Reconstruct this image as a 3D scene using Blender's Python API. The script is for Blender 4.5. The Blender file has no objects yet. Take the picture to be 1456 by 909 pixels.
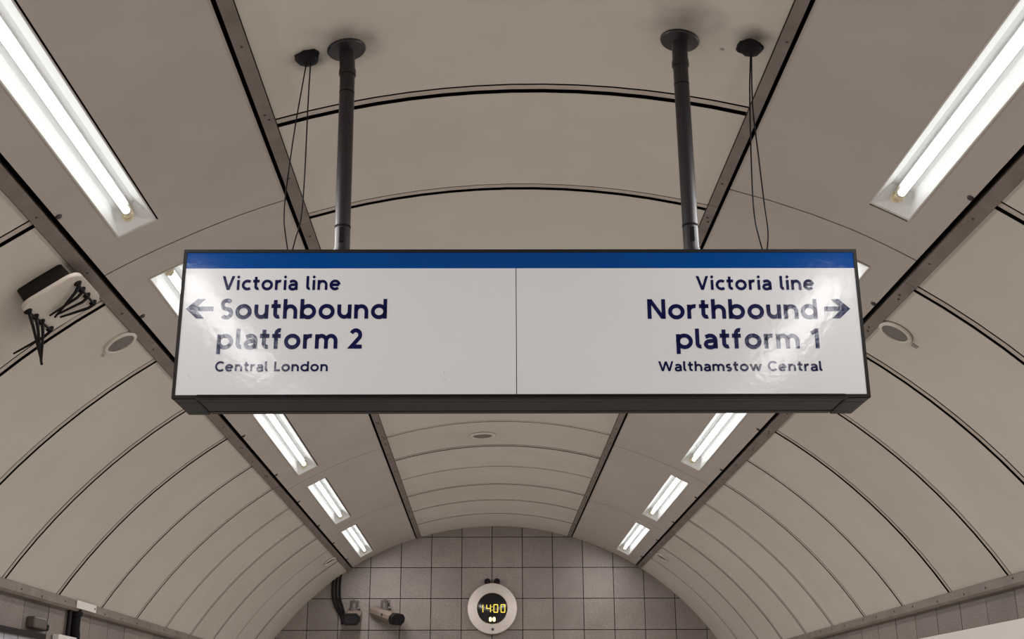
import bpy, bmesh, math, random
from mathutils import Vector, Matrix

random.seed(7)
scene = bpy.context.scene
COL = scene.collection
pi, sin, cos = math.pi, math.sin, math.cos

# ------------------------------------------------------------------ camera, world, exposure
EYE = 1.55
cam_data = bpy.data.cameras.new('camera')
cam_data.sensor_width = 36.0
cam_data.lens = 1687.37 / 1456 * 36.0
cam_data.clip_start = 0.05
cam = bpy.data.objects.new('camera', cam_data)
COL.objects.link(cam)
_fw = Vector((0.02015064, 0.9460465, 0.32340373))
_rt = Vector((0.99979344, -0.01992446, -0.00401051))
_up = Vector((-0.00264951, -0.32341775, 0.94625258))
cam.matrix_world = Matrix(((_rt.x, _up.x, -_fw.x, -0.0865), (_rt.y, _up.y, -_fw.y, 0.0),
                           (_rt.z, _up.z, -_fw.z, EYE), (0, 0, 0, 1)))
scene.camera = cam

world = bpy.data.worlds.new('world')
scene.world = world
world.use_nodes = True
world.node_tree.nodes['Background'].inputs[0].default_value = (0.02, 0.019, 0.018, 1)
world.node_tree.nodes['Background'].inputs[1].default_value = 1.0

vs = scene.view_settings
vs.view_transform = 'Standard'
vs.look = 'None'
vs.gamma = 1.0
vs.use_curve_mapping = False
vs.exposure = 0.0
TUBE_STRENGTH = 2.3      # what the glass of a tube shows
LAMP_POWER = 15.0        # light each lamp throws into the passage (W)

# ------------------------------------------------------------------ tunnel dimensions
R = 2.6677                 # inner radius of the barrel vault
ZC = -0.7808 + EYE         # height of the vault's centre line
Y_END = 11.92              # end wall
Y_BACK = -6.4
S_RIB, Y_RIB = 0.716, 3.27 # panel pitch and first joint
A_BOT_L, A_BOT_R = -1.016, 1.018


def skew(a, y):
    """the lining was set out slightly out of square"""
    k = max(0.0, min(1.2, 1 - (y - 3.2) / 8.0))
    return 0.062 * k * max(-1.0, min(1.0, -a / 0.45))


def P(a, y, r=R, sk=True):
    return Vector((r * sin(a), y + (skew(a, y) if sk else 0), ZC + r * cos(a)))


# ------------------------------------------------------------------ materials
MATS = {}


def new_mat(name):
    m = bpy.data.materials.new(name)
    m.use_nodes = True
    nt = m.node_tree
    return m, nt, nt.nodes['Principled BSDF']


def mat(name, col, rough=0.5, metal=0.0, var=0.0, scale=6.0, bump=0.0, bscale=60.0, spec=0.5,
        speck=0.0, speck_scale=180.0, dark=(0.5, 0.5, 0.5), coat=0.0, rvar=0.0):
    if name in MATS:
        return MATS[name]
    m, nt, b = new_mat(name)
    N, L = nt.nodes, nt.links
    b.inputs['Roughness'].default_value = rough
    b.inputs['Metallic'].default_value = metal
    b.inputs['Specular IOR Level'].default_value = spec
    b.inputs['Coat Weight'].default_value = coat
    geo = N.new('ShaderNodeNewGeometry')
    src = None
    rgb = N.new('ShaderNodeRGB')
    rgb.outputs[0].default_value = (*col, 1)
    src = rgb.outputs[0]
    if var > 0:
        no = N.new('ShaderNodeTexNoise')
        no.inputs['Scale'].default_value = scale
        no.inputs['Detail'].default_value = 5
        no.inputs['Roughness'].default_value = 0.6
        L.new(geo.outputs['Position'], no.inputs['Vector'])
        mr = N.new('ShaderNodeMapRange')
        mr.inputs[1].default_value = 0.35
        mr.inputs[2].default_value = 0.75
        mr.inputs[3].default_value = 0.0
        mr.inputs[4].default_value = var
        L.new(no.outputs[0], mr.inputs[0])
        mx = N.new('ShaderNodeMix')
        mx.data_type = 'RGBA'
        mx.blend_type = 'MULTIPLY'
        L.new(mr.outputs[0], mx.inputs[0])
        L.new(src, mx.inputs[6])
        mx.inputs[7].default_value = (*dark, 1)
        src = mx.outputs[2]
        if rvar > 0:
            mr2 = N.new('ShaderNodeMapRange')
            mr2.inputs[1].default_value = 0.3
            mr2.inputs[2].default_value = 0.7
            mr2.inputs[3].default_value = rough - rvar
            mr2.inputs[4].default_value = rough + rvar
            L.new(no.outputs[0], mr2.inputs[0])
            L.new(mr2.outputs[0], b.inputs['Roughness'])
    if speck > 0:
        no = N.new('ShaderNodeTexNoise')
        no.inputs['Scale'].default_value = speck_scale
        no.inputs['Detail'].default_value = 2
        L.new(geo.outputs['Position'], no.inputs['Vector'])
        mr = N.new('ShaderNodeMapRange')
        mr.inputs[1].default_value = 0.42
        mr.inputs[2].default_value = 0.62
        mr.inputs[3].default_value = 0.0
        mr.inputs[4].default_value = speck
        L.new(no.outputs[0], mr.inputs[0])
        mx = N.new('ShaderNodeMix')
        mx.data_type = 'RGBA'
        mx.blend_type = 'MULTIPLY'
        L.new(mr.outputs[0], mx.inputs[0])
        L.new(src, mx.inputs[6])
        mx.inputs[7].default_value = (0.35, 0.33, 0.31, 1)
        src = mx.outputs[2]
    L.new(src, b.inputs['Base Color'])
    if bump > 0:
        no = N.new('ShaderNodeTexNoise')
        no.inputs['Scale'].default_value = bscale
        no.inputs['Detail'].default_value = 3
        L.new(geo.outputs['Position'], no.inputs['Vector'])
        bp = N.new('ShaderNodeBump')
        bp.inputs['Strength'].default_value = bump
        bp.inputs['Distance'].default_value = 0.01
        L.new(no.outputs[0], bp.inputs['Height'])
        L.new(bp.outputs[0], b.inputs['Normal'])
    MATS[name] = m
    return m


def add_stains(m, spots):
    """soot marks with a place of their own: (centre, radius, strength)"""
    nt = m.node_tree
    N, L = nt.nodes, nt.links
    b = N['Principled BSDF']
    geo = N.new('ShaderNodeNewGeometry')
    no = N.new('ShaderNodeTexNoise')
    no.inputs['Scale'].default_value = 14
    no.inputs['Detail'].default_value = 4
    L.new(geo.outputs['Position'], no.inputs['Vector'])
    src = b.inputs['Base Color'].links[0].from_socket
    for c, rad, st in spots:
        d = N.new('ShaderNodeVectorMath')
        d.operation = 'DISTANCE'
        L.new(geo.outputs['Position'], d.inputs[0])
        d.inputs[1].default_value = c
        ad = N.new('ShaderNodeMath')
        ad.operation = 'MULTIPLY_ADD'
        L.new(no.outputs[0], ad.inputs[0])
        ad.inputs[1].default_value = rad * 0.9
        L.new(d.outputs['Value'], ad.inputs[2])
        mr = N.new('ShaderNodeMapRange')
        mr.interpolation_type = 'SMOOTHSTEP'
        mr.inputs[1].default_value = rad * 0.4
        mr.inputs[2].default_value = rad * 1.5
        mr.inputs[3].default_value = st
        mr.inputs[4].default_value = 0.0
        L.new(ad.outputs[0], mr.inputs[0])
        mx = N.new('ShaderNodeMix')
        mx.data_type = 'RGBA'
        mx.blend_type = 'MULTIPLY'
        L.new(mr.outputs[0], mx.inputs[0])
        L.new(src, mx.inputs[6])
        mx.inputs[7].default_value = (0.16, 0.14, 0.14, 1)
        src = mx.outputs[2]
    L.new(src, b.inputs['Base Color'])


def vary_by_object(m, lo, hi):
    """each piece gets its own shade"""
    nt = m.node_tree
    N, L = nt.nodes, nt.links
    b = N['Principled BSDF']
    src = b.inputs['Base Color'].links[0].from_socket
    oi = N.new('ShaderNodeObjectInfo')
    mr = N.new('ShaderNodeMapRange')
    mr.inputs[3].default_value = lo
    mr.inputs[4].default_value = hi
    L.new(oi.outputs['Random'], mr.inputs[0])
    hv = N.new('ShaderNodeHueSaturation')
    L.new(mr.outputs[0], hv.inputs['Value'])
    L.new(src, hv.inputs['Color'])
    L.new(hv.outputs[0], b.inputs['Base Color'])


def emit(name, col, strength):
    m, nt, b = new_mat(name)
    b.inputs['Base Color'].default_value = (*col, 1)
    b.inputs['Emission Color'].default_value = (*col, 1)
    b.inputs['Emission Strength'].default_value = strength
    return m


M_PANEL = mat('cream_enamel_panel', (0.60, 0.545, 0.475), 0.42, var=0.28, scale=1.6, dark=(0.62, 0.6, 0.56), spec=0.4, rvar=0.06)
M_CROWN = mat('cream_enamel_crown_panel', (0.60, 0.545, 0.475), 0.42, var=0.28, scale=1.6, dark=(0.62, 0.6, 0.56), spec=0.4, rvar=0.06)
M_STRIP = mat('taupe_painted_metal', (0.47, 0.415, 0.375), 0.5, var=0.3, scale=2.2, dark=(0.65, 0.62, 0.6), spec=0.35)
M_COVER = mat('cover_strip_metal', (0.50, 0.43, 0.37), 0.38, var=0.4, scale=8, dark=(0.55, 0.5, 0.46))
M_RAIL = mat('grimy_bronze_rail', (0.20, 0.16, 0.135), 0.5, var=0.6, scale=9, dark=(0.45, 0.4, 0.36))
M_VOID = mat('black_void', (0.004, 0.0035, 0.0035), 0.9, spec=0.05)
M_BOLT = mat('dark_bolt', (0.03, 0.025, 0.024), 0.5)
M_TILE = mat('speckled_brown_tile', (0.265, 0.222, 0.196), 0.55, var=0.5, scale=2.5, dark=(0.55, 0.5, 0.47), speck=0.6, speck_scale=150, bump=0.15, bscale=140)
M_GROUT = mat('dark_grout', (0.02, 0.016, 0.014), 0.9)
M_FLOOR = mat('grey_terrazzo', (0.68, 0.655, 0.63), 0.5, var=0.4, scale=3, speck=0.4, speck_scale=90)
M_WHITE = mat('white_reflector', (0.86, 0.86, 0.85), 0.35, spec=0.4)
M_LIP = mat('lamp_trim_metal', (0.62, 0.58, 0.54), 0.35, metal=0.3)
M_HOLDER = mat('yellowed_lampholder', (0.72, 0.62, 0.42), 0.35)
M_GOLD = mat('brass_clip', (0.60, 0.42, 0.16), 0.3, metal=0.8)
M_TUBE = emit('fluorescent_tube', (0.97, 1.0, 1.0), TUBE_STRENGTH)
M_SIGNFACE = mat('white_sign_vinyl', (0.66, 0.665, 0.68), 0.10, bump=0.03, bscale=55, spec=0.17, var=0.05, scale=3)
M_BLUE = mat('blue_sign_vinyl', (0.0, 0.052, 0.245), 0.12, bump=0.03, bscale=70, spec=0.16)
M_NAVY = mat('navy_lettering', (0.004, 0.006, 0.055), 0.11, bump=0.03, bscale=55, spec=0.24)
M_DARK = mat('bronze_black_metal', (0.012, 0.010, 0.0095), 0.45, var=0.3, scale=10, spec=0.16)
M_POLE = mat('black_painted_pole', (0.016, 0.012, 0.014), 0.36, spec=0.38)
M_CABLE = mat('black_cable', (0.008, 0.006, 0.007), 0.7, spec=0.15)
M_GRILLE = mat('grey_speaker_grille', (0.17, 0.15, 0.13), 0.55, var=0.4, scale=200, dark=(0.4, 0.4, 0.4))
M_SPKRING = mat('cream_speaker_ring', (0.58, 0.52, 0.45), 0.4)
M_STEEL = mat('brushed_steel', (0.62, 0.55, 0.50), 0.33, metal=0.75, var=0.15, scale=40)
M_BLACKGLASS = mat('black_display_glass', (0.006, 0.006, 0.008), 0.15)
M_LED = emit('amber_led', (0.95, 0.72, 0.08), 0.62)
M_LED2 = emit('bright_amber_led', (1.0, 0.82, 0.35), 2.4)
M_CCTV = mat('beige_camera_housing', (0.19, 0.148, 0.122), 0.45, var=0.4, scale=14, dark=(0.5, 0.45, 0.4))
M_BRACKET = mat('camera_bracket', (0.085, 0.068, 0.06), 0.4)
M_GREYPRINT = mat('grey_print', (0.24, 0.22, 0.20), 0.5)
M_CLADDING = mat('off_white_cladding', (0.74, 0.69, 0.63), 0.35, var=0.1, scale=2)
M_LID = mat('cream_plastic_lid', (0.60, 0.54, 0.47), 0.4, var=0.3, scale=9, dark=(0.6, 0.56, 0.52))
M_LABEL = mat('white_label', (0.72, 0.68, 0.65), 0.4)
M_BLUETILE = mat('pale_blue_print', (0.50, 0.52, 0.56), 0.3, var=0.2, scale=20)


vary_by_object(M_TILE, 0.88, 1.08)
vary_by_object(M_PANEL, 0.95, 1.04)


# ------------------------------------------------------------------ object helpers
def link_mesh(name, verts, faces, m, parent=None, smooth=None, loc=None):
    me = bpy.data.meshes.new(name)
    me.from_pydata([tuple(v) for v in verts], [], faces)
    bm = bmesh.new()
    bm.from_mesh(me)
    bmesh.ops.recalc_face_normals(bm, faces=bm.faces)
    bm.to_mesh(me)
    bm.free()
    if smooth is not None:
        for pl in me.polygons:
            pl.use_smooth = True
        me.set_sharp_from_angle(angle=math.radians(smooth))
    me.materials.append(m)
    o = bpy.data.objects.new(name, me)
    COL.objects.link(o)
    if parent is not None:
        o.parent = parent
    if loc is not None:
        o.location = loc
    return o


def inst(o, parent, loc, rot=None):
    """a further copy of a piece, sharing its mesh"""
    c = o.copy()
    COL.objects.link(c)
    c.parent = parent
    c.location = loc
    if rot is not None:
        c.rotation_euler = rot
    return c


def tag(o, label=None, cat=None, group=None, kind=None):
    if label:
        o['label'] = label
    if cat:
        o['category'] = cat
    if group:
        o['group'] = group
    if kind:
        o['kind'] = kind
    return o


def empty(name, mw, label, cat, group=None):
    o = bpy.data.objects.new(name, None)
    o.empty_display_size = 0.05
    COL.objects.link(o)
    o.matrix_world = mw
    return tag(o, label, cat, group)


class MB:
    """collects shapes for one mesh"""

    def __init__(self):
        self.v, self.f = [], []

    def add(self, verts, faces):
        n = len(self.v)
        self.v += [Vector(q) for q in verts]
        self.f += [tuple(i + n for i in f) for f in faces]
        return self

    def box(self, x0, x1, y0, y1, z0, z1, mtx=None, bev=0.0):
        if bev > 0:
            bm = bmesh.new()
            bmesh.ops.create_cube(bm, size=1)
            for q in bm.verts:
                q.co = Vector(((x0 + x1) / 2 + q.co.x * (x1 - x0), (y0 + y1) / 2 + q.co.y * (y1 - y0), (z0 + z1) / 2 + q.co.z * (z1 - z0)))
            bmesh.ops.bevel(bm, geom=bm.edges[:], offset=bev, segments=2, profile=0.5, affect='EDGES')
            bm.verts.index_update()
            vv = [q.co.copy() for q in bm.verts]
            ff = [tuple(q.index for q in f.verts) for f in bm.faces]
            bm.free()
        else:
            vv = [Vector((x, y, z)) for z in (z0, z1) for y in (y0, y1) for x in (x0, x1)]
            ff = [(0, 2, 3, 1), (4, 5, 7, 6), (0, 1, 5, 4), (2, 6, 7, 3), (0, 4, 6, 2), (1, 3, 7, 5)]
        if mtx is not None:
            vv = [mtx @ q for q in vv]
        return self.add(vv, ff)

    def prism(self, outline, y0, y1, mtx=None):
        """outline in (x, z), extruded along y"""
        n = len(outline)
        vv = [Vector((x, y0, z)) for x, z in outline] + [Vector((x, y1, z)) for x, z in outline]
        ff = [tuple(range(n)), tuple(range(2 * n - 1, n - 1, -1))]
        ff += [(i, (i + 1) % n, n + (i + 1) % n, n + i) for i in range(n)]
        if mtx is not None:
            vv = [mtx @ q for q in vv]
        return self.add(vv, ff)

    def lathe(self, prof, n=20, mtx=None, close=True):
        """prof: (radius, height) about local z"""
        vv, ff = [], []
        for r, h in prof:
            for i in range(n):
                a = 2 * pi * i / n
                vv.append(Vector((r * cos(a), r * sin(a), h)))
        for k in range(len(prof) - 1):
            for i in range(n):
                j = (i + 1) % n
                ff.append((k * n + i, k * n + j, (k + 1) * n + j, (k + 1) * n + i))
        if close:
            ff.append(tuple(range(n)))
            ff.append(tuple(range((len(prof) - 1) * n, len(prof) * n)))
        if mtx is not None:
            vv = [mtx @ q for q in vv]
        return self.add(vv, ff)

    def tube(self, pts, r, n=8):
        pts = [Vector(q) for q in pts]
        rs = r if isinstance(r, (list, tuple)) else [r] * len(pts)
        vv, ff = [], []
        ref = None
        for i, q in enumerate(pts):
            d = (pts[min(i + 1, len(pts) - 1)] - pts[max(i - 1, 0)]).normalized()
            if ref is None:
                ref = d.orthogonal().normalized()
            ref = (ref - d * ref.dot(d)).normalized()
            b = d.cross(ref)
            for k in range(n):
                a = 2 * pi * k / n
                vv.append(q + (ref * cos(a) + b * sin(a)) * rs[i])
        for i in range(len(pts) - 1):
            for k in range(n):
                j = (k + 1) % n
                ff.append((i * n + k, i * n + j, (i + 1) * n + j, (i + 1) * n + k))
        ff.append(tuple(range(n)))
        ff.append(tuple(range((len(pts) - 1) * n, len(pts) * n)))
        return self.add(vv, ff)

    def build(self, name, m, parent=None, smooth=None, loc=None):
        return link_mesh(name, self.v, self.f, m, parent, smooth, loc)


def spline(pts, n=6):
    """Catmull-Rom through the points"""
    pts = [Vector(q) for q in pts]
    out = []
    for i in range(len(pts) - 1):
        p0 = pts[max(i - 1, 0)]
        p1, p2 = pts[i], pts[i + 1]
        p3 = pts[min(i + 2, len(pts) - 1)]
        for k in range(n):
            t = k / n
            out.append(0.5 * (2 * p1 + (p2 - p0) * t + (2 * p0 - 5 * p1 + 4 * p2 - p3) * t * t + (3 * p1 - p0 - 3 * p2 + p3) * t ** 3))
    out.append(pts[-1])
    return out


def patch(name, al, yl, r0, r1, m, parent, hole=None, smooth=30, sk=True):
    """a slab of the vault lining between radii r0 (inside) and r1"""
    na, ny = len(al), len(yl)
    vv = [P(a, y, r, sk) for r in (r0, r1) for y in yl for a in al]
    idx = lambda r, j, i: (r * ny + j) * na + i
    ff = []
    keep = lambda j, i: 0 <= j < ny - 1 and 0 <= i < na - 1 and not (hole and hole[0] <= al[i] < hole[1] - 1e-9 and hole[2] <= yl[j] < hole[3] - 1e-9)
    for j in range(ny - 1):
        for i in range(na - 1):
            if not keep(j, i):
                continue
            ff.append((idx(0, j, i), idx(0, j, i + 1), idx(0, j + 1, i + 1), idx(0, j + 1, i)))
            ff.append((idx(1, j, i), idx(1, j + 1, i), idx(1, j + 1, i + 1), idx(1, j, i + 1)))
            if not keep(j - 1, i):
                ff.append((idx(0, j, i), idx(1, j, i), idx(1, j, i + 1), idx(0, j, i + 1)))
            if not keep(j + 1, i):
                ff.append((idx(0, j + 1, i), idx(0, j + 1, i + 1), idx(1, j + 1, i + 1), idx(1, j + 1, i)))
            if not keep(j, i - 1):
                ff.append((idx(0, j, i), idx(0, j + 1, i), idx(1, j + 1, i), idx(1, j, i)))
            if not keep(j, i + 1):
                ff.append((idx(0, j, i + 1), idx(1, j, i + 1), idx(1, j + 1, i + 1), idx(0, j + 1, i + 1)))
    used = sorted({i for f in ff for i in f})
    rem = {o: n for n, o in enumerate(used)}
    return link_mesh(name, [vv[i] for i in used], [tuple(rem[i] for i in f) for f in ff], m, parent, smooth)


def lin(a, b, n):
    return [a + (b - a) * i / n for i in range(n + 1)]


def frame_at(a, y, r=R):
    """matrix with local x = along increasing angle, y = tunnel axis, z = into the tunnel (away from the lining)"""
    o = P(a, y, r)
    ux = Vector((cos(a), 0, -sin(a)))
    uz = Vector((-sin(a), 0, -cos(a)))
    uy = uz.cross(ux)
    return Matrix(((ux.x, uy.x, uz.x, o.x), (ux.y, uy.y, uz.y, o.y), (ux.z, uy.z, uz.z, o.z), (0, 0, 0, 1)))


# ================================================================== STRUCTURE
# ---- ceiling: dark void shell behind the lining; every lining piece is a child
ceiling = patch('ceiling', lin(-1.12, 1.12, 40), [Y_BACK, Y_END + 0.1], R + 0.13, R + 0.2, M_VOID, None, sk=False)
tag(ceiling, 'barrel vault of cream enamel panels between bronze rails', 'ceiling', kind='structure')

# angular layout (radians from the crown)
IL_GAP, IL_RAIL = (-0.3052, -0.3000), (-0.3000, -0.2848)
IR_RAIL, IR_GAP = (0.2712, 0.2840), (0.2840, 0.2892)
OL_RAIL, OL_GAP = (-0.5830, -0.5665), (-0.5665, -0.5592)
OR_GAP, OR_RAIL = (0.5443, 0.5515), (0.5515, 0.5680)

ribs = [Y_RIB + S_RIB * k for k in range(-13, 12)]
edges = [Y_BACK] + ribs + [Y_END]
zones = [('crown_panel', IL_RAIL[1] + 0.0012, IR_RAIL[0] - 0.0012, 14, M_CROWN),
         ('haunch_panel', A_BOT_L, OL_RAIL[0] - 0.0012, 10, M_PANEL),
         ('haunch_panel', OR_RAIL[1] + 0.0012, A_BOT_R, 10, M_PANEL)]
for nm, a0, a1, n, m in zones:
    for i in range(len(edges) - 1):
        y0 = edges[i] + (0.038 if i > 0 else 0)
        y1 = edges[i + 1] - (0.0165 if i < len(edges) - 2 else 0)
        dr = random.uniform(-0.0015, 0.0015)
        patch(nm, lin(a0, a1, n), [y0, y1], R + dr, R + dr + 0.0012, m, ceiling)
    for y in ribs:
        al = lin(a0, a1, n)
        na = len(al)
        # rounded cover strip: section across y, swept along the arc
        sec = [(-0.0075, 0.0015), (-0.0075, 0.0005), (-0.004, -0.0012), (0.004, -0.0022), (0.013, -0.0012), (0.0160, 0.0005), (0.0160, 0.0015)]
        vv, ff = [], []
        for a in al:
            for dy, dr in sec:
                vv.append(P(a, y + dy, R + dr) + Vector((0, skew(a, y) - skew(a, y + dy), 0)))
        ns = len(sec)
        for i in range(na - 1):
            for k in range(ns - 1):
                ff.append((i * ns + k, i * ns + k + 1, (i + 1) * ns + k + 1, (i + 1) * ns + k))
        ff.append(tuple(range(ns)))
        ff.append(tuple(range((na - 1) * ns, na * ns)))
        link_mesh('cover_strip', vv, ff, M_COVER, ceiling, 40)

# ---- lamp strips: 2 m panels, each with the cut-out for its lamp
LAMP_PITCH = 2.005
lamp_ends = [3.60 + LAMP_PITCH * n for n in range(-4, 5)]
LAMP_LEN = 1.60
A_LAMP_L, A_LAMP_R = -0.4905, 0.4780
HALF = 0.0248
strip_zones = [('lamp_strip_panel', OL_GAP[1], IL_GAP[0], A_LAMP_L), ('lamp_strip_panel', IR_GAP[1], OR_GAP[0], A_LAMP_R)]
bolt_mesh = None
for side, (nm, a0, a1, al_) in enumerate(strip_zones):
    for e in lamp_ends:
        y0, y1 = e + 0.215 - LAMP_PITCH + 0.004, e + 0.215 - 0.004
        if e == lamp_ends[-1]:
            y1 = Y_END
        if e == lamp_ends[0]:
            y0 = Y_BACK
        h0, h1 = al_ - HALF - (0.0002 if side == 0 else 0.0002), al_ + HALF + 0.0002
        if side == 0:
            h1 += 0.0032
        ly0, ly1 = e - LAMP_LEN - 0.002, e + 0.012
        al = lin(a0, h0, 3) + lin(h0, h1, 2)[1:] + lin(h1, a1, 6)[1:]
        pan = patch(nm, al, [y0, ly0, ly1, y1], R, R + 0.003, M_STRIP, ceiling, hole=(h0, h1, ly0, ly1))
        ab = a0 + 0.0035 if side == 0 else a1 - 0.0035
        for yb in (y0 + 0.44, y0 + 1.50):
            mtx = frame_at(ab, yb)
            bolt = MB().lathe([(0.011, -0.002), (0.011, 0.002), (0.0085, 0.006), (0.005, 0.0075)], 10)
            if bolt_mesh is None:
                bolt_mesh = bolt.build('bolt', M_BOLT, pan, 40)
                b_ = bolt_mesh
            else:
                b_ = bolt_mesh.copy()
                COL.objects.link(b_)
                b_.parent = pan
            b_.matrix_world = mtx

# ---- four longitudinal rails
rail_bolt = None
for k, (a0, a1) in enumerate((IL_RAIL, IR_RAIL, OL_RAIL, OR_RAIL)):
    yl = [Y_BACK, Y_END]
    joints = [Y_BACK] + [y for y in (-2.9, 0.6, 4.07 - 0.15 * (k % 2), 7.6, 11.0) if y < Y_END] + [Y_END]
    for j in range(len(joints) - 1):
        rail = patch('rail', lin(a0, a1, 2), [joints[j] + 0.002, joints[j + 1] - 0.002], R - 0.009 + 0.001 * (j % 2), R + 0.05, M_RAIL, ceiling, sk=False)
        y = joints[j] + 0.12
        while y < joints[j + 1]:
            if y > 1.8:
                for da in ((-0.0012, 0.0016) if random.random() < 0.35 else (random.uniform(-0.002, 0.002),)):
                    am = (a0 + a1) / 2 + da
                    mtx = Matrix.Translation(P(am, y + da * 12, R - 0.008, False)) @ frame_at(am, y).to_3x3().to_4x4()
                    if rail_bolt is None:
                        rail_bolt = MB().lathe([(0.0045, 0), (0.0045, 0.0022), (0.003, 0.0035)], 6).build('screw', M_BOLT, rail)
                        s_ = rail_bolt
                    else:
                        s_ = rail_bolt.copy()
                        COL.objects.link(s_)
                        s_.parent = rail
                    s_.matrix_world = mtx
            y += 0.42 + random.uniform(-0.06, 0.1)

# ---- springing cornices
for k, sgn in enumerate((-1, 1)):
    a = A_BOT_L if sgn < 0 else A_BOT_R
    x = sgn * (R * sin(abs(a)))
    z = ZC + R * cos(a)
    mb = MB()
    out = [(x + sgn * 0.09, z + 0.012), (x - sgn * 0.004, z + 0.012), (x - sgn * 0.016, z + 0.004), (x - sgn * 0.018, z - 0.034), (x - sgn * 0.010, z - 0.046), (x + sgn * 0.09, z - 0.046)]
    mb.prism(out, Y_BACK, Y_END)
    o = mb.build('trim_%d' % (k + 1), M_RAIL, None, 30)
    tag(o, 'bronze cornice rail along the foot of the %s vault panels' % ('left' if sgn < 0 else 'right'), 'trim', kind='structure')
    scr = None
    for i in range(22):
        y = 4.3 + i * 0.33 + random.uniform(-0.05, 0.05)
        mtx = Matrix.Translation((x - sgn * 0.0175, y, z - 0.014 + random.uniform(-0.01, 0.01))) @ Matrix.Rotation(-sgn * pi / 2, 4, 'Y')
        if scr is None:
            scr = MB().lathe([(0.005, 0), (0.005, 0.002), (0.003, 0.003)], 6).build('screw', M_BOLT, o)
            scr.matrix_world = mtx
        else:
            s_ = scr.copy()
            COL.objects.link(s_)
            s_.parent = o
            s_.matrix_world = mtx

# ---- side walls: a course of tiles, cladding boards below
WX = 2.295
ZT = EYE + 0.592
TP = 0.33
for sgn, nm in ((-1, 'wall_left'), (1, 'wall_right')):
    x0, x1 = sorted((sgn * (WX + 0.012), sgn * (WX + 0.16)))
    w = MB().box(x0, x1, Y_BACK, Y_END + 0.1, 0, ZT + 0.1).build(nm, M_GROUT)
    tag(w, '%s passage wall of brown tiles above pale boards' % ('left' if sgn < 0 else 'right'), 'wall', kind='structure')
    proto = None
    ph = 5.42 if sgn > 0 else 5.51
    for row in range(2):
        y = ph - TP * 36
        while y < Y_END - 0.05:
            if y > Y_BACK:
                zc_ = ZT - TP * (row + 0.5)
                dx = random.uniform(-0.001, 0.001)
                if proto is None:
                    hw = TP / 2 - 0.0038
                    proto = MB().box(-0.015, 0.015, -hw, hw, -hw, hw).build('tile', M_TILE, w)
                    t = proto
                else:
                    t = proto.copy()
                    COL.objects.link(t)
                    t.parent = w
                t.location = (sgn * (WX + 0.013) + dx, y + TP / 2, zc_)
            y += TP
    # pale boards below
    bp = None
    y = Y_BACK + 0.3
    while y < Y_END - 0.2:
        if sgn > 0 or y > 6.6 or y < 3.5:
            y1 = min(y + 1.9, Y_END - 0.05)
            b0, b1 = sorted((sgn * (WX - 0.018), sgn * (WX + 0.004)))
            MB().box(b0, b1, y + 0.004, y1 - 0.004, 0.15, EYE + 0.437).build('wall_board', M_CLADDING, w)
        y += 1.9

floor = MB().box(-WX - 0.15, WX + 0.15, Y_BACK, Y_END + 0.1, -0.1, 0).build('floor', M_FLOOR)
tag(floor, 'grey passage floor below the frame', 'floor', kind='structure')

# ---- end wall of square tiles
wall_end = MB().box(-2.5, 2.5, Y_END + 0.018, Y_END + 0.15, 0, ZC + R + 0.1).build('wall_end', M_GROUT)
tag(wall_end, 'end wall of brown speckled square tiles under the vault', 'wall', kind='structure')
TX, TZ, T = -0.0401, 1.4768 + EYE, 0.30
tp = None
for i in range(-8, 9):
    for j in range(-2, 10):
        xa, xb = TX + T * i, TX + T * (i + 1)
        zt, zb = TZ - T * j, TZ - T * (j + 1)
        if zb < 0:
            continue
        dx = min(abs(xa), abs(xb)) if xa * xb > 0 else 0
        dz = max(0, zb - ZC)
        if math.hypot(dx, dz) > R + 0.02 or dx > WX + 0.03:
            continue
        dy = random.uniform(-0.0015, 0.0015)
        if tp is None:
            g = T / 2 - 0.0036
            bm = MB().box(-g, g, -0.012, 0.012, -g, g)
            tp = bm.build('tile', M_TILE, wall_end)
            t = tp
        else:
            t = tp.copy()
            COL.objects.link(t)
            t.parent = wall_end
        t.location = ((xa + xb) / 2, Y_END + 0.012 + dy, (zt + zb) / 2)

wall_back = MB().box(-2.5, 2.5, Y_BACK - 0.15, Y_BACK, 0, ZC + R + 0.1).build('wall_back', M_TILE)
tag(wall_back, 'brown wall closing the passage behind the viewer', 'wall', kind='structure')

# ================================================================== CEILING LAMPS
HU = HALF * R - 0.001
HL = LAMP_LEN / 2 - 0.002


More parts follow.
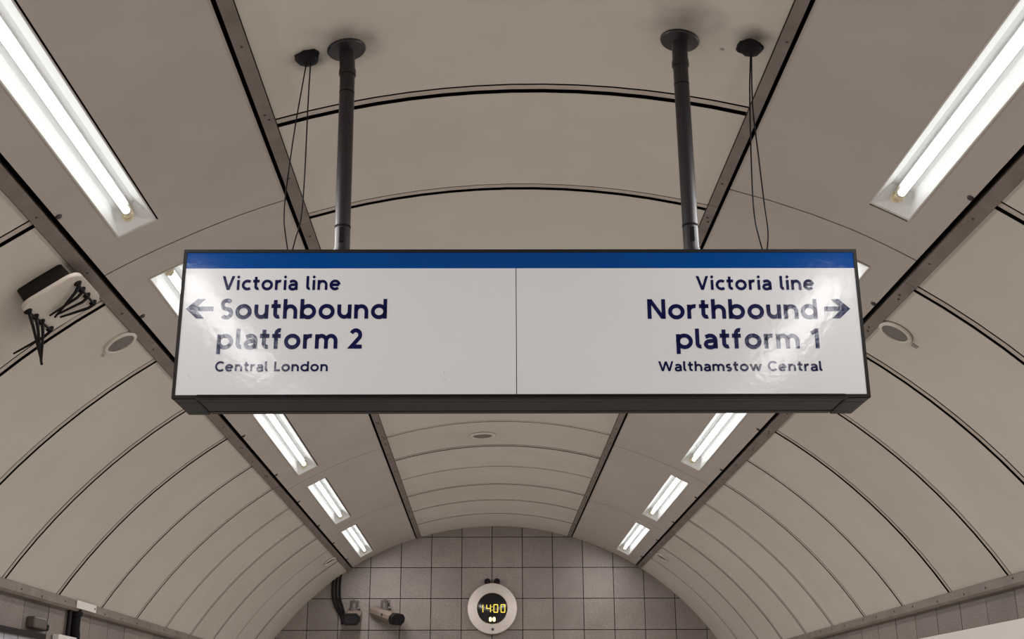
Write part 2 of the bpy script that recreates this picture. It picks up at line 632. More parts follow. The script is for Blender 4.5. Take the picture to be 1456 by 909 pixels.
def lamp_meshes():
    """parts in the lamp's own frame: x across, y along, z into the room"""
    h = MB()
    d, tw, tl = 0.062, 0.036, 0.055
    ring0 = [(-HU, -HL, 0), (HU, -HL, 0), (HU, HL, 0), (-HU, HL, 0)]
    ring1 = [(-tw, -HL + tl, -d), (tw, -HL + tl, -d), (tw, HL - tl, -d), (-tw, HL - tl, -d)]
    h.add(ring0 + ring1, [(0, 1, 5, 4), (1, 2, 6, 5), (2, 3, 7, 6), (3, 0, 4, 7), (4, 5, 6, 7)])
    lip = MB()
    e = 0.0045
    lip.box(-HU - e, -HU, -HL - e, HL + e, -0.012, 0.004)
    lip.box(HU, HU + e, -HL - e, HL + e, -0.012, 0.004)
    lip.box(-HU, HU, -HL - e, -HL, -0.012, 0.004)
    lip.box(-HU, HU, HL, HL + e, -0.012, 0.004)
    spine = MB().box(-0.017, 0.017, -HL + 0.075, HL - 0.075, -0.0615, -0.046)
    tube = MB()
    tube.tube([(0, -0.715, -0.026), (0, -0.71, -0.026), (0, 0.71, -0.026), (0, 0.715, -0.026)], [0.010, 0.013, 0.013, 0.010], 12)
    hold = MB()
    hold.box(-0.016, 0.016, 0.722, 0.742, -0.0615, -0.012, bev=0.004)
    cap = MB().lathe([(0.0125, 0.700), (0.0125, 0.722)], 12, Matrix.Translation((0, 0, -0.026)) @ Matrix.Rotation(-pi / 2, 4, 'X'))
    ring = MB()
    ring.lathe([(0.018, 0.0), (0.020, 0.004), (0.018, 0.012), (0.013, 0.014)], 14, Matrix.Translation((0.006, 0.742, -0.026)) @ Matrix.Rotation(-pi / 2, 4, 'X'))
    clip = MB().box(0.018, 0.034, 0.690, 0.708, -0.060, -0.050)
    return h, lip, spine, tube, hold, cap, ring, clip


_L = lamp_meshes()
lamp_proto = None
ORD = {0: 'fourth behind the viewer', 1: 'third behind the viewer', 2: 'second behind the viewer', 3: 'just overhead of the viewer, outside the frame',
       }
VIS = {('l', 4): 'long fluorescent ceiling lamp cut by the upper left corner of the picture',
       ('r', 4): 'long fluorescent ceiling lamp cut by the upper right corner of the picture',
       ('l', 5): 'ceiling lamp mostly hidden by the sign, its end showing beside the Southbound arrow',
       ('r', 5): 'ceiling lamp mostly hidden by the sign, its white tip showing beside the Northbound side',
       ('l', 6): 'bright ceiling lamp coming out from under the left half of the sign',
       ('r', 6): 'bright ceiling lamp coming out from under the right half of the sign',
       ('l', 7): 'second ceiling lamp from the end wall in the left row',
       ('r', 7): 'second ceiling lamp from the end wall in the right row',
       ('l', 8): 'small far ceiling lamp nearest the end wall in the left row',
       ('r', 8): 'small far ceiling lamp nearest the end wall in the right row'}


def copy_tree(o, parent=None):
    c = o.copy()
    COL.objects.link(c)
    c.parent = parent
    for ch in [q for q in o.children if q.type != "LIGHT"]:
        copy_tree(ch, c)
    return c


for s, al_ in (('l', A_LAMP_L), ('r', A_LAMP_R)):
    for n, e in enumerate(lamp_ends):
        mtx = frame_at(al_, e - LAMP_LEN / 2)
        if lamp_proto is None:
            lamp_proto = empty('ceiling_lamp', Matrix.Identity(4), 'lamp', 'ceiling lamp', 'recessed fluorescent lamps in two rows')
            hs = _L[0].build('housing', M_WHITE, lamp_proto)
            _L[2].build('spine', M_WHITE, hs)
            _L[7].build('clip', M_GOLD, hs)
            _L[1].build('trim_frame', M_LIP, lamp_proto)
            tb = _L[3].build('tube', M_TUBE, lamp_proto, 40)
            c1 = _L[5].build('end_cap', M_LIP, tb, 40)
            c2 = inst(c1, tb, (0, 0, 0), (0, 0, pi))
            ho = _L[4].build('lampholder', M_HOLDER, lamp_proto)
            rg = _L[6].build('lock_ring', M_HOLDER, ho, 40)
            h2 = inst(ho, lamp_proto, (0, 0, 0), (0, 0, pi))
            inst(rg, h2, (0, 0, 0))
            lo = lamp_proto
        else:
            lo = copy_tree(lamp_proto)
        lo.matrix_world = mtx
        ld = bpy.data.lights.new('lamp_light', 'AREA')
        ld.shape = 'RECTANGLE'
        ld.size, ld.size_y = 0.10, 1.45
        ld.energy = LAMP_POWER
        ld.color = (1.0, 0.985, 0.985)
        lt = bpy.data.objects.new('lamp_light', ld)
        COL.objects.link(lt)
        lt.parent = lo
        lt.matrix_local = Matrix.Translation((0, 0, 0.006)) @ Matrix.Rotation(pi, 4, 'X')
        lab = VIS.get((s, n))
        if lab is None:
            lab = 'fluorescent ceiling lamp in the %s row, %s' % ('left' if s == 'l' else 'right', ORD[n])
        lo['label'] = lab

# ================================================================== LETTERING (drawn strokes, flat print)
TK = 0.203     # stroke weight for a capital height of 1
XH = 0.72


def arc(cx, cy, rx, ry, a0, a1, n=16):
    return [(cx + rx * cos(math.radians(a0 + (a1 - a0) * i / n)), cy + ry * sin(math.radians(a0 + (a1 - a0) * i / n))) for i in range(n + 1)]


h_ = TK / 2
G = {}


def glyphs():
    bowl = arc(0.42, 0.36, 0.325, 0.288, 0, 360, 28)
    G['o'] = (0.84, [bowl])
    G['c'] = (0.66, [arc(0.42, 0.36, 0.325, 0.288, 50, 310, 22)])
    G['e'] = (0.80, [[(0.10, 0.37), (0.70, 0.37)], arc(0.40, 0.36, 0.31, 0.288, 3, 318, 26)])
    G['b'] = (0.84, [[(h_, 0.0), (h_, 1.0)], bowl])
    G['d'] = (0.84, [[(0.84 - h_, 0.0), (0.84 - h_, 1.0)], bowl])
    G['p'] = (0.84, [[(h_, -0.27), (h_, XH)], bowl])
    arch = arc(0.375, 0.36, 0.2735, 0.27, 165, 0, 14) + [(0.6485, 0.0)]
    G['n'] = (0.75, [[(h_, 0), (h_, XH)], arch])
    G['h'] = (0.75, [[(h_, 0), (h_, 1.0)], arch])
    G['u'] = (0.75, [[(0.6485, 0), (0.6485, XH)], [(h_, XH)] + arc(0.375, 0.36, 0.2735, 0.27, 180, 345, 14)])
    a1 = arc(0.33, 0.38, 0.2475, 0.26, 165, 0, 12) + [(0.5775, 0.0)]
    a2 = arc(0.825, 0.38, 0.2475, 0.26, 165, 0, 12) + [(1.0725, 0.0)]
    G['m'] = (1.155, [[(h_, 0), (h_, XH)], a1, a2])
    G['r'] = (0.48, [[(h_, 0), (h_, XH)], arc(0.375, 0.33, 0.2925, 0.31, 165, 75, 8)])
    G['l'] = (0.30, [[(h_, 1.0), (h_, 0.27)] + arc(h_ + 0.15, 0.25, 0.15, 0.15, 180, 285, 8)])
    G['t'] = (0.49, [[(0.215, 0.95), (0.215, 0.28)] + arc(0.375, 0.26, 0.16, 0.16, 180, 295, 8), [(0.0, 0.64), (0.49, 0.64)]])
    G['f'] = (0.50, [[(0.21, 0.0), (0.21, 0.72)] + arc(0.385, 0.745, 0.175, 0.18, 180, 72, 8), [(0.0, 0.64), (0.45, 0.64)]])
    G['i'] = (0.23, [[(0.115, 0), (0.115, XH)], 'dot'])
    G['a'] = (0.66, [[(0.075, 0.575)] + arc(0.32, 0.42, 0.2575, 0.225, 115, 0, 10) + [(0.5775, 0.0)],
                     [(0.5775, 0.395), (0.30, 0.375)] + arc(0.29, 0.215, 0.21, 0.155, 95, 270, 14) + arc(0.33, 0.30, 0.25, 0.24, 270, 350, 6)])
    G['s'] = (0.56, [arc(0.28, 0.50, 0.185, 0.145, 40, 250, 12) + arc(0.28, 0.205, 0.195, 0.15, 70, -140, 12)])
    G['w'] = (1.10, [('h', [(0.055, XH), (0.30, 0.0), (0.55, XH * 0.98), (0.80, 0.0), (1.045, XH)])])
    G['V'] = (0.92, [('h', [(0.10, 1.0), (0.46, 0.0), (0.82, 1.0)])])
    G['W'] = (1.40, [('h', [(0.07, 1.0), (0.385, 0.0), (0.70, 0.98), (1.015, 0.0), (1.33, 1.0)])])
    G['N'] = (0.93, [[(h_, 0.0), (h_, 1.0)], [(0.93 - h_, 0.0), (0.93 - h_, 1.0)], ('h', [(h_ + 0.012, 1.0), (0.93 - h_ - 0.012, 0.0)])])
    G['S'] = (0.66, [arc(0.335, 0.71, 0.235, 0.215, 38, 250, 14) + arc(0.325, 0.28, 0.25, 0.215, 68, -142, 14)])
    G['C'] = (0.84, [arc(0.50, 0.5, 0.42, 0.43, 44, 316, 26)])
    G['L'] = (0.58, [[(h_, 1.0), (h_, h_), (0.58, h_)]])
    G['2'] = (0.68, [arc(0.32, 0.68, 0.235, 0.235, 158, -32, 14) + [(0.115, h_), (0.66, h_)]])
    G['1'] = (0.40, [[(0.40 - h_, 0.0), (0.40 - h_, 1.0)], [(0.40 - h_, 0.90), (0.03, 0.76)]])
    G[' '] = (0.30, [])


glyphs()


def ribbon(mb, pts, t, hcut=False):
    pts = [Vector((q[0], q[1])) for q in pts]
    if hcut:     # straight diagonal strokes cut off level at both ends
        for a, b in zip(pts[:-1], pts[1:]):
            d = (b - a).normalized()
            w = t / 2 / abs(d.y) * 0.96
            mb.add([(a.x - w, 0, a.y), (a.x + w, 0, a.y), (b.x + w, 0, b.y), (b.x - w, 0, b.y)], [(0, 1, 2, 3)])
        return
    q_ = [pts[0]]
    for q in pts[1:]:
        if (q - q_[-1]).length > 1e-4:
            q_.append(q)
    pts = q_
    n = len(pts)
    closed = n > 3 and (pts[0] - pts[-1]).length < 1e-3
    if closed:
        pts = pts[:-1]
        n -= 1
    Lf, Rt = [], []
    for i in range(n):
        if closed:
            d0 = (pts[i] - pts[i - 1]).normalized()
            d1 = (pts[(i + 1) % n] - pts[i]).normalized()
        else:
            d0 = (pts[i] - pts[i - 1]).normalized() if i > 0 else None
            d1 = (pts[i + 1] - pts[i]).normalized() if i < n - 1 else None
            d0 = d0 or d1
            d1 = d1 or d0
        n0, n1 = Vector((-d0.y, d0.x)), Vector((-d1.y, d1.x))
        b = n0 + n1
        if b.length < 1e-5:
            b = n0
        b.normalize()
        k = t / 2 / max(0.30, b.dot(n0))
        Lf.append(pts[i] + b * k)
        Rt.append(pts[i] - b * k)
    vv = [(q.x, 0, q.y) for q in Lf] + [(q.x, 0, q.y) for q in Rt]
    m = n if closed else n - 1
    mb.add(vv, [(i, (i + 1) % n, n + (i + 1) % n, n + i) for i in range(m)])


def lettering(text, x0, x1, zbase, cap, yface, parent, gap=0.155):
    """one line of print filling x0..x1 on the sign's face, each word a part of its own"""
    w, words = 0.0, [('', [])]
    for ch in text:
        if ch == ' ':
            w += 0.56 - gap * 0.5
            words.append(('', []))
            continue
        adv, st = G[ch]
        words[-1][1].append((w, st))
        words[-1] = (words[-1][0] + ch, words[-1][1])
        w += adv + gap
    w -= gap
    sx = (x1 - x0) / w
    for word, items in words:
        mb = MB()
        for ox, st in items:
            for s in st:
                if s == 'dot':
                    k = 0.135
                    mb.add([(ox + 0.115 - k, 0, 0.93), (ox + 0.115, 0, 0.93 - k), (ox + 0.115 + k, 0, 0.93), (ox + 0.115, 0, 0.93 + k)], [(0, 1, 2, 3)])
                elif isinstance(s, tuple):
                    ribbon(mb, [(ox + x, y) for x, y in s[1]], TK, True)
                else:
                    ribbon(mb, [(ox + x, y) for x, y in s], TK)
        for v in mb.v:
            v.x, v.y, v.z = x0 + v.x * sx, yface, zbase + v.z * cap
        fs = []
        for f in mb.f:      # all facing -y
            a, b, c = (mb.v[f[0]], mb.v[f[1]], mb.v[f[2]])
            fs.append(f if (b - a).cross(c - a).y < 0 else tuple(reversed(f)))
        me = bpy.data.meshes.new('lettering')
        me.from_pydata([tuple(v) for v in mb.v], [], fs)
        me.materials.append(M_NAVY)
        o = bpy.data.objects.new('lettering', me)
        COL.objects.link(o)
        o.parent = parent
        o['label'] = 'navy lettering reading ' + word


# ================================================================== HANGING SIGN
SY = 2.88 + 0.085
sign = empty('hanging_sign', Matrix.Translation((0.0, SY, EYE + 0.778)) @ Matrix.Rotation(-0.012, 4, 'Z') @ Matrix.Rotation(0.0127, 4, 'X'),
             'white platform direction sign with blue top band hanging on two poles', 'sign')
W2, HH, DD = 0.878, 0.400, 0.085      # half width, height, half depth
FY = -DD                              # front of the frame


def rrect(x0, x1, z0, z1, r, n=5):
    out = []
    for cx, cz, a0 in ((x1 - r, z1 - r, 0), (x0 + r, z1 - r, 90), (x0 + r, z0 + r, 180), (x1 - r, z0 + r, 270)):
        for i in range(n + 1):
            a = math.radians(a0 + 90 * i / n)
            out.append((cx + r * cos(a), cz + r * sin(a)))
    return out


cab = MB()
cab.prism(rrect(-W2 + 0.002, W2 - 0.002, 0.003, HH - 0.002, 0.012), FY + 0.006, DD - 0.006)
cab = cab.build('cabinet', M_DARK, sign, 30)
# bottom extrusion: front lip, groove, tray, groove, back lip
for (ya, yb, zz) in ((FY + 0.0, FY + 0.040, 0.0), (FY + 0.044, DD - 0.030, 0.0008), (DD - 0.026, DD, 0.0)):
    MB().box(-W2 + 0.0625, W2 - 0.0625, ya, yb, zz, 0.010, bev=0.0015).build('bottom_rail', M_DARK, sign)
for s in (-1, 1):
    xa, xb = sorted((s * (W2 - 0.060), s * W2))
    mb = MB()
    out = rrect(min(xa, xb), max(xa, xb), -0.0015, 0.011, 0.004, 3)
    mb.prism(out, FY + 0.003, FY + 0.040).prism(out, FY + 0.0425, DD - 0.0285).prism(out, DD - 0.026, DD)
    mb.build('corner_cap', M_DARK, sign, 30)
# front frame edge
fr = MB()
fw = 0.0085
for (x0, x1, z0, z1) in ((-W2, W2, HH - fw, HH), (-W2, W2, 0.0, fw), (-W2, -W2 + fw, fw, HH - fw), (W2 - fw, W2, fw, HH - fw)):
    fr.box(x0, x1, FY, FY + 0.02, z0, z1)
fr.build('front_frame', M_DARK, sign)
for (x0, x1, nm) in ((-W2 + fw, -0.0142, 'left face'), (-0.0122, W2 - fw, 'right face')):
    MB().box(x0, x1, FY + 0.0015, FY + 0.008, fw, HH - fw - 0.0440).build('face_panel', M_SIGNFACE, sign)
MB().box(-W2 + fw, W2 - fw, FY + 0.0015, FY + 0.008, HH - fw - 0.0438, HH - fw).build('blue_band', M_BLUE, sign)['label'] = 'blue band along the top of the sign'
MB().box(-0.0142, -0.0122, FY + 0.004, FY + 0.008, fw, HH - fw - 0.044).build('joint_strip', M_NAVY, sign)
YF = FY + 0.0009
Z0 = 0.778
lettering('Victoria line', -0.7725, -0.4674, 1.0660 - Z0, 0.0385, YF, sign)
lettering('Southbound', -0.7721, -0.3451, 0.9880 - Z0, 0.0535, YF, sign, 0.14)
lettering('platform 2', -0.7750, -0.4053, 0.9077 - Z0, 0.0535, YF, sign, 0.14)
lettering('Central London', -0.7740, -0.4901, 0.8482 - Z0, 0.0262, YF, sign)
lettering('Victoria line', 0.4536, 0.7600, 1.0652 - Z0, 0.0385, YF, sign)
lettering('Northbound', 0.3245, 0.7622, 0.9865 - Z0, 0.0535, YF, sign, 0.14)
lettering('platform 1', 0.3947, 0.7606, 0.9067 - Z0, 0.0535, YF, sign, 0.14)
lettering('Walthamstow Central', 0.3472, 0.7624, 0.8470 - Z0, 0.0262, YF, sign)


def arrow(xt, xs, z, parent, label):
    """arrow with its tip at xt and tail at xs"""
    d = 1 if xt > xs else -1
    L = abs(xt - xs)
    t = 0.0062
    pts = [(xt, z)]
    hb = 0.0262
    up = [(xt - d * 0.0285, z + hb), (xt - d * 0.0485, z + hb), (xt - d * 0.0285, z + t), (xs, z + t)]
    outl = [(xt, z)] + up + [(x, 2 * z - y) for x, y in reversed(up)]
    vv = [(x, YF, y) for x, y in outl]
    # three quads / tris: head upper, head lower, shaft
    ff = [(0, 1, 2, 3), (0, 3, 6), (0, 6, 7, 8), (3, 4, 5, 6)]
    fs = []
    for f in ff:
        a, b, c = Vector(vv[f[0]]), Vector(vv[f[1]]), Vector(vv[f[2]])
        fs.append(f if (b - a).cross(c - a).y < 0 else tuple(reversed(f)))
    me = bpy.data.meshes.new('arrow')
    me.from_pydata(vv, [], fs)
    me.materials.append(M_NAVY)
    o = bpy.data.objects.new('arrow', me)
    COL.objects.link(o)
    o.parent = parent
    o['label'] = label


arrow(-0.8607, -0.7904, 1.0153 - Z0, sign, 'navy arrow pointing left')
arrow(0.8481, 0.7810, 1.0134 - Z0, sign, 'navy arrow pointing right')
# scuffs on the left face
sc = MB()
for (x, z, l, a) in ((-0.197, 0.840, 0.006, 80), (-0.198, 0.826, 0.005, 95), (-0.192, 0.824, 0.004, 70), (-0.838, 0.834, 0.006, 120), (-0.834, 0.830, 0.004, 60)):
    dx, dz = l * cos(math.radians(a)), l * sin(math.radians(a))
    sc.add([(x, YF, z - Z0), (x + 0.0008, YF, z - Z0), (x + dx + 0.0008, YF, z - Z0 + dz), (x + dx, YF, z - Z0 + dz)], [(0, 1, 2, 3)])
sc.build('scuff', M_GREYPRINT, sign)

# ---- poles (part of the sign); they hang vertically from the crown
inv = sign.matrix_world.inverted()
for k, (xp, af, yf) in enumerate(((-0.486, -0.1868, 2.985), (0.456, 0.1725, 2.935))):
    top_s = P(af, yf, R, False)
    base = inv @ Vector((xp + 0.006 * (1 if k == 0 else 1), SY - 0.015 * xp, EYE + 1.178))
    topw = inv @ (top_s + Vector((0, 0, 0)))
    uz = Vector((-sin(af), 0, -cos(af)))
    kn = inv @ (top_s + Vector((0, 0, -0.080)) + uz * 0.0)
    kn.x = topw.x + (0.006 if k == 0 else -0.002)
    pole = MB().tube([base + Vector((0, 0, -0.004)), kn], 0.0212, 20)
    pole = pole.build('pole', M_POLE, sign, 40)
    M3 = Matrix.Translation(topw) @ Matrix.Rotation(pi - (-af) * 1.0, 4, 'Y')
    fl = MB().lathe([(0.055, -0.012), (0.056, 0.003), (0.053, 0.0075), (0.030, 0.0115), (0.0225, 0.014)], 28, M3)
    fl.build('flange', M_POLE, pole, 35)
    MB().tube([topw + (inv.to_3x3() @ uz) * 0.006, kn + Vector((0, 0, 0.004))], 0.0222, 20).build('stub', M_POLE, pole, 40)
    d = (kn - base).normalized()
    MB().tube([kn - d * 0.006, kn + d * 0.010], 0.0242, 20).build('knuckle', M_POLE, pole, 40)
    MB().tube([base + d * 0.098, base + d * 0.104], 0.0220, 20).build('seam_ring', M_CABLE, pole, 40)
    MB().tube([kn - d * 0.062, kn - d * 0.066], 0.0217, 20).build('seam_ring', M_CABLE, pole, 40)
    MB().tube([base + d * 0.0, base + d * 0.034], 0.0236, 20).build('socket', M_POLE, pole, 40)
    MB().box(base.x - 0.006, base.x + 0.006, base.y - 0.0235, base.y - 0.018, base.z + 0.050, base.z + 0.092, bev=0.001).build('slot_cover', M_CABLE, pole)

# ---- safety cables: a loop of thin wire between a fixing in the crown and the sign's top
cables = [
    ('thin black safety wire looped from the ceiling left of the left pole', -0.2290, 2.985, 2.965,
     [(-0.607, 1.777), (-0.625, 1.58), (-0.639, 1.387), (-0.64, 1.303), (-0.633, 1.251), (-0.62, 1.217)],
     [(-0.596, 1.777), (-0.593, 1.647), (-0.591, 1.429), (-0.594, 1.303), (-0.606, 1.241), (-0.616, 1.217)]),
    ('thin black safety wire looped from the ceiling right of the right pole', 0.2459, 2.900, 2.93,
     [(0.65, 1.798), (0.646, 1.68), (0.636, 1.483), (0.632, 1.314), (0.641, 1.232), (0.651, 1.212)],
     [(0.652, 1.798), (0.651, 1.636), (0.656, 1.483), (0.662, 1.335), (0.666, 1.252), (0.657, 1.212)])]
for k, (lab, aa, ya, ys, s1, s2) in enumerate(cables):
    top = P(aa, ya, R - 0.004, False)
    root = empty('safety_cable', Matrix.Translation(top), lab, 'cable')
    iv = root.matrix_world.inverted()
    an = MB()
    rng = random.Random(11 + k)
    M3 = Matrix.Rotation(pi + aa, 4, 'Y')
    prof = [(0.036, -0.006), (0.036, 0.004), (0.028, 0.014), (0.012, 0.019)]
    an.lathe(prof, 14, M3)
    for v in an.v:
        f = 1 + rng.uniform(-0.16, 0.16)
        v.x *= f
        v.y *= f
    an.build('sealed_fixing', M_CABLE, root, 60)
    for s in (s1, s2):
        pts = [(x, ys, EYE + z) for x, z in s]
        pts = [top + Vector((s[0][0] - top.x, 0, -0.012))] + pts[1:]
        pts[-1] = (pts[-1][0], ys, EYE + 1.186)
        MB().tube([iv @ q for q in spline(pts, 6)], 0.0021, 6).build('wire', M_CABLE, root, 60)
    xb = (s1[-1][0] + s2[-1][0]) / 2
    cl = MB().lathe([(0.010, 0), (0.010, 0.006), (0.005, 0.009), (0.005, 0.018), (0.003, 0.021)], 12, Matrix.Translation(iv @ Vector((xb, ys, EYE + 1.179))))
    cl.build('eye_bolt', M_CABLE, root, 40)
    if k == 1:
        for dx in (0.004, 0.012):
            q = Vector((dx, -0.02, -0.006))
            MB().tube([q, q + Vector((0.001, -0.022, -0.014))], 0.0018, 6).build('wire_tail', M_CABLE, root)

add_stains(M_CROWN, [(P(-0.186, 2.92), 0.14, 0.60), (P(0.172, 2.865), 0.14, 0.60), (P(-0.2294, 2.975), 0.075, 0.9), (P(0.2480, 2.885), 0.075, 0.9),
                     (P(0.2190, 2.975), 0.012, 0.8)])

# ================================================================== SPEAKERS IN THE LINING
spk = [(-0.6045, 4.42, 0.068, 'round ceiling speaker in the left panels, just below the rail beside the sign', True),
       (0.5925, 4.325, 0.068, 'round ceiling speaker in the right panels, just below the rail beside the sign', True),
       (-0.0461, 7.968, 0.088, 'round ceiling speaker in the crown under the middle of the sign', False),
       (-0.6050, 10.90, 0.064, 'far ceiling speaker low in the left panels near the end wall', False),
       (0.5930, 10.80, 0.064, 'far ceiling speaker low in the right panels near the end wall', False)]
for k, (a, y, r, lab, lbl) in enumerate(spk):
    m_ = frame_at(a, y)
    m_.translation = P(a, y, R, False)
    s = empty('ceiling_speaker', m_, lab, 'speaker', 'round speakers in the ceiling lining')
    MB().lathe([(r, -0.004), (r, 0.007), (r * 0.97, 0.010), (r * 0.80, 0.0115), (r * 0.76, 0.006), (r * 0.76, -0.002)], 36, close=False).build('ring', M_SPKRING, s, 40)
    MB().lathe([(r * 0.765, 0.002), (r * 0.745, 0.0075), (r * 0.5, 0.0095), (0.004, 0.0105)], 32).build('grille', M_GRILLE, s, 40)
    MB().lathe([(r * 1.025, -0.003), (r * 1.025, 0.0012)], 36).build('dark_gasket', M_BOLT, s, 40)  # thin dark disc, slightly wider than the ring, outlining it
    if lbl:
        sg = 1 if a > 0 else -1
        # little framed number plate printed beside the ring
        pl = MB()
        cx = sg * (r + 0.022)
        cy = -0.018
        w, h = 0.012, 0.013
        for (x0, x1, y0, y1) in ((-w, w, h - 0.003, h), (-w, w, -h, -h + 0.003), (-w, -w + 0.003, -h, h), (w - 0.003, w, -h, h), (-0.005, -0.002, -0.007, 0.007), (0.001, 0.006, -0.006, 0.006)):
            pl.box(cx + x0, cx + x1, cy + y0, cy + y1, -0.001, 0.0026)
        pl.build('printed_mark', M_GREYPRINT, s)

# ================================================================== BOX WITH CREAM LID ON THE LEFT PANELS
AB, YB = -0.617, 3.775
jb = empty('junction_box', frame_at(AB, YB - 0.062), 'dark box with a cream rounded lid and black cable ties, left of the sign', 'junction box')


def slab(w0, w1, l0, l1, r, z0, z1, n=6):
    """rounded slab in the box's frame"""
    o_ = rrect(w0, w1, l0, l1, r, n)
    nn = len(o_)
    vv = [(x, y, z0) for x, y in o_] + [(x, y, z1) for x, y in o_]
    ff = [tuple(range(nn)), tuple(range(2 * nn - 1, nn - 1, -1))] + [(i, (i + 1) % nn, nn + (i + 1) % nn, nn + i) for i in range(nn)]
    return MB().add(vv, ff)


slab(-0.092, 0.070, -0.118, 0.130, 0.012, -0.004, 0.052).build('box_body', M_DARK, jb, 30)
lid = slab(-0.112, 0.104, -0.130, 0.135, 0.045, 0.052, 0.062).build('lid', M_LID, jb, 30)
slab(-0.110, 0.102, -0.128, 0.133, 0.044, 0.0618, 0.0645).build('lid_face', M_LID, lid, 30)
slab(-0.055, 0.015, -0.075, -0.015, 0.020, 0.0640, 0.0660).build('lid_plate', M_LID, lid, 30)
ties = [((0.078, 0.072), (-0.052, -0.030)), ((0.074, 0.020), (-0.060, 0.000)), ((0.073, -0.035), (-0.045, -0.020)), ((0.072, -0.105), (-0.040, -0.050)),
        ((-0.100, 0.085), (-0.203, -0.290)), ((-0.097, 0.030), (-0.200, -0.270)), ((-0.096, -0.025), (-0.205, -0.285)), ((-0.094, -0.105), (-0.237, -0.100))]
for (x0, y0), (x1, y1) in ties:
    zt = 0.064
    t_ = MB().tube([(x0, y0, zt), (x0, y0, zt + 0.010), (x0 * 0.8 + x1 * 0.2, y0 * 0.8 + y1 * 0.2, zt + 0.016), (x1, y1, zt + 0.012)], [0.005, 0.0058, 0.0054, 0.0036], 6)
    t_ = t_.build('cable_tie', M_CABLE, jb, 50)
    MB().lathe([(0.014, 0.0), (0.014, 0.004), (0.008, 0.010)], 10, Matrix.Translation((x0, y0, zt - 0.001))).build('tie_base', M_CABLE, t_, 40)
for seq in (ties[:4], ties[4:]):
    MB().tube([(x, y, 0.071) for (x, y), _ in seq], 0.0042, 6).build('tie_bar', M_CABLE, jb, 50)

# ================================================================== END-WALL CLOCK
clock = empty('wall_clock', Matrix.Translation((-0.038, Y_END, EYE + 1.076)) @ Matrix.Rotation(pi / 2, 4, 'X'),
              'round steel clock with black face and amber digits on the end wall', 'clock')
# local z now points towards the viewer (-y)
RO, RI = 0.245, 0.148
MB().lathe([(RO - 0.008, 0.0), (RO, 0.006), (RO, 0.050), (RO - 0.006, 0.058), (RI + 0.004, 0.062), (RI, 0.058), (RI, 0.030)], 56, close=False).build('rim', M_STEEL, clock, 35)
disp = MB().lathe([(RI + 0.002, 0.0), (RI + 0.002, 0.050), (RI - 0.002, 0.052)], 48).build('display', M_BLACKGLASS, clock, 35)
MB().lathe([(0.013, 0.055), (0.013, 0.064), (0.010, 0.066)], 16, Matrix.Translation((0.004, -0.198, 0))).build('screw', M_BOLT, clock, 40)
for dx in (-0.048, 0.045):
    MB().lathe([(0.030, 0), (0.030, 0.03), (0.020, 0.045)], 14, Matrix.Translation((dx, 0.262, 0))).build('mounting_stud', M_CABLE, clock, 40)
SEG = {'0': 'abcdef', '1': 'bc', '4': 'fgbc', '8': 'abcdefg'}


def digit(ch, cx, cy, w, h, t, m, z=0.0528):
    mb = MB()
    x0, x1, y0, y1, ym = cx - w / 2, cx + w / 2, cy - h / 2, cy + h / 2, cy
    q = t / 2
    S_ = {'a': (x0, x1, y1 - q, y1 + q), 'd': (x0, x1, y0 - q, y0 + q), 'g': (x0, x1, ym - q, ym + q),
          'f': (x0 - q, x0 + q, ym, y1), 'b': (x1 - q, x1 + q, ym, y1), 'e': (x0 - q, x0 + q, y0, ym), 'c': (x1 - q, x1 + q, y0, ym)}
    for s_ in SEG[ch]:
        xa, xb, ya, yb = S_[s_]
        mb.box(xa, xb, ya, yb, z - 0.001, z + 0.0006)
    return mb.build('digit', m, disp)


for ch, cx in (('1', -0.110), ('4', -0.036), ('0', 0.034), ('0', 0.104)):
    digit(ch, cx, 0.0, 0.037, 0.072, 0.0078, M_LED)
for dy in (-0.016, 0.016):
    MB().box(-0.006, 0.001, dy - 0.004, dy + 0.004, 0.0518, 0.0534).build('colon_dot', M_LED, disp)
for cx in (-0.018, 0.018):
    digit('0', cx, -0.103, 0.015, 0.030, 0.011, M_LED2)

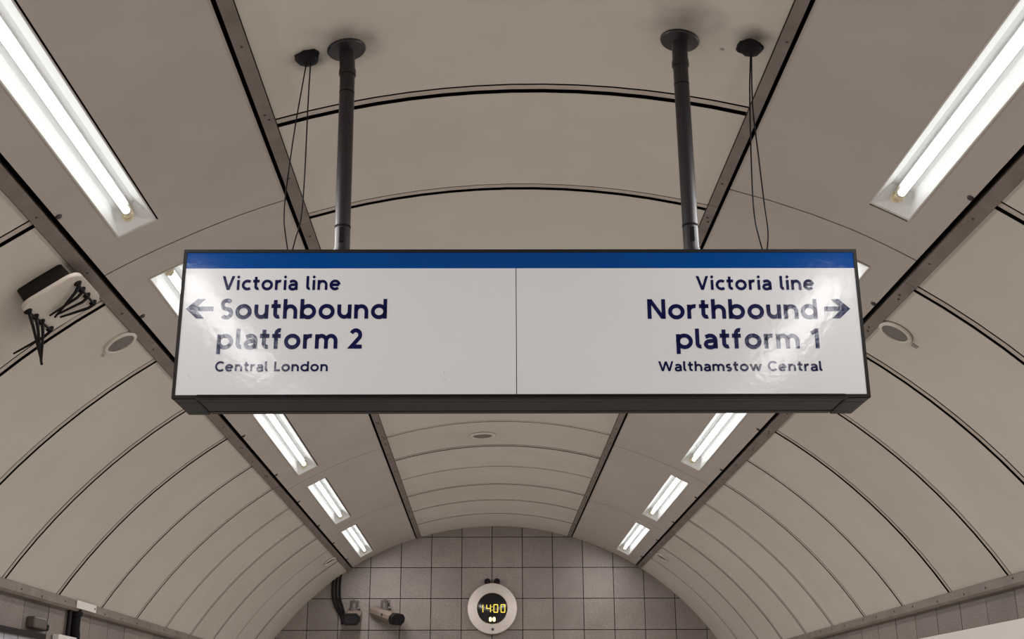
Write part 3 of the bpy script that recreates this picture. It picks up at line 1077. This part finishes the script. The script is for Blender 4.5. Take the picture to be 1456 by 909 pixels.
# ================================================================== CCTV CAMERAS
def cctv(loc, rz, rx, label):
    root = empty('security_camera', Matrix.Translation(loc), label, 'security camera', 'security cameras on the end wall')
    MB().box(-0.045, 0.045, -0.012, 0.0, 0.075, 0.175, bev=0.004).build('wall_plate', M_BRACKET, root)
    MB().tube([(0, 0, 0.145), (0, -0.06, 0.145), (0, -0.085, 0.125), (0, -0.085, 0.05)], 0.032, 12).build('arm', M_BRACKET, root, 40)
    MB().lathe([(0.040, 0.045), (0.044, 0.06), (0.044, 0.085), (0.034, 0.095)], 14, Matrix.Translation((0, -0.085, 0))).build('knuckle', M_BRACKET, root, 40)
    MB().lathe([(0.016, 0.0), (0.016, 0.03)], 10, Matrix.Translation((0.035, -0.085, 0.09)) @ Matrix.Rotation(pi / 2, 4, 'Y')).build('clamp_knob', M_BRACKET, root, 40)
    piv = Matrix.Translation((0, -0.085, 0.035)) @ Matrix.Rotation(rz, 4, 'Z') @ Matrix.Rotation(rx, 4, 'X')
    oc = [(-0.078, -0.022), (-0.05, -0.055), (0.05, -0.055), (0.078, -0.022), (0.078, 0.012), (0.048, 0.042), (-0.048, 0.042), (-0.078, 0.012)]
    body = MB().prism([(x, z) for x, z in oc], -0.165, 0.13, piv).build('housing', M_CCTV, root, 20)
    fr_ = [(x * 1.10, z * 1.10) for x, z in oc]
    MB().prism(fr_, -0.205, -0.160, piv).build('front_hood', M_DARK, root, 20)
    MB().prism([(x * 0.78, z * 0.72) for x, z in oc], -0.2065, -0.200, piv).build('window', M_BLACKGLASS, root, 20)
    MB().lathe([(0.012, 0.0), (0.012, 0.004)], 10, piv @ Matrix.Translation((-0.078, -0.05, 0)) @ Matrix.Rotation(-pi / 2, 4, 'Y')).build('side_screw', M_BOLT, root, 40)
    return root


cctv((-1.385, Y_END, EYE + 0.985), 0.0, 0.30, 'small security camera facing straight out, left one of the pair on the end wall')
cctv((-1.085, Y_END, EYE + 0.990), 0.85, 0.30, 'security camera turned aside to the right, closer to the clock')

# cables feeding the cameras
cb = empty('cable_bundle', Matrix.Translation((-1.565, Y_END, EYE + 1.30)), 'dark cables running down the end wall to the left security camera', 'cable')
for k, dx in enumerate((-0.034, 0.0, 0.034)):
    pts = [(0.03 + dx, -0.02, 0.17), (0.0 + dx, -0.02, 0.08), (0.0 + dx, -0.02, -0.10), (0.04 + dx * 0.9, -0.02, -0.22), (0.075 + dx * 0.5, -0.02, -0.30), (0.085 + dx * 0.4, -0.02, -0.37 + 0.015 * k)]
    MB().tube(spline(pts, 5), 0.0115, 8).build('cable', M_CABLE, cb, 60)

# ================================================================== THINGS ALONG THE LEFT WALL
xw = -WX
lab = empty('rail_label', Matrix.Translation((-R * sin(1.016) + 0.0225, 6.60, EYE + 0.612)), 'small white label strip stuck on the left cornice rail', 'label')
MB().box(-0.004, 0.001, -0.16, 0.16, -0.020, 0.020, bev=0.001).build('plate', M_LABEL, lab)
MB().lathe([(0.006, 0), (0.006, 0.002)], 8, Matrix.Translation((0.001, 0.135, 0)) @ Matrix.Rotation(pi / 2, 4, 'Y')).build('screw', M_BOLT, lab)
con = empty('wall_conduit', Matrix.Translation((xw, 6.46, EYE + 0.59)), 'pair of dark conduits dropping from the left cornice rail', 'conduit')
MB().tube([(0.02, -0.03, 0.0), (0.02, -0.03, -0.3), (0.02, -0.02, -1.2)], 0.012, 10).build('pipe', M_DARK, con, 40)
MB().tube(spline([(0.025, 0.06, 0.0), (0.025, 0.06, -0.10), (0.025, 0.09, -0.25), (0.025, 0.12, -1.2)], 4), 0.026, 10).build('pipe', M_CABLE, con, 40)
MB().tube([(0.025, 0.06, -0.012), (0.025, 0.06, -0.035)], 0.033, 10).build('pipe_collar', M_CABLE, con, 40)
bx = empty('cable_box', Matrix.Translation((xw, 5.97, EYE + 0.470)), 'small grey box on the tiles above the framed map on the left wall', 'junction box')
MB().box(0.0, 0.045, -0.085, 0.085, -0.020, 0.034, bev=0.008).build('case', M_BRACKET, bx)
MB().box(0.0, 0.03, 0.085, 0.16, -0.02, 0.012, bev=0.006).build('cable_gland', M_CABLE, bx)
fm = empty('framed_map', Matrix.Translation((xw + 0.005, 5.25, EYE - 0.35)), 'dark framed pale panel low on the left wall, cut by the lower left corner', 'frame')
MB().box(0.0, 0.012, -0.85, 0.80, -0.75, 0.755).build('print', M_BLUETILE, fm)
f4 = MB()
f4.box(0.0, 0.03, -0.88, 0.83, 0.755, 0.782).box(0.0, 0.03, -0.88, 0.83, -0.78, -0.75).box(0.0, 0.03, -0.88, -0.85, -0.75, 0.755).box(0.0, 0.03, 0.80, 0.83, -0.75, 0.755)
f4.build('frame', M_DARK, fm)
for yy in (0.35, 0.52, 0.69):
    MB().box(0.0118, 0.0135, yy - 0.003, yy + 0.003, -0.75, 0.755).build('ruled_line', M_GREYPRINT, fm)
wb = empty('white_board', Matrix.Translation((xw + 0.006, 6.42, EYE - 0.1)), 'white board beside the dark framed panel, at the lower left edge', 'board')
MB().box(0.0, 0.035, -0.17, 0.17, -0.5, 0.545, bev=0.004).build('board', M_LABEL, wb)
MB().box(-0.003, 0.030, -0.185, 0.185, -0.515, -0.5).build('lower_rail', M_RAIL, wb)
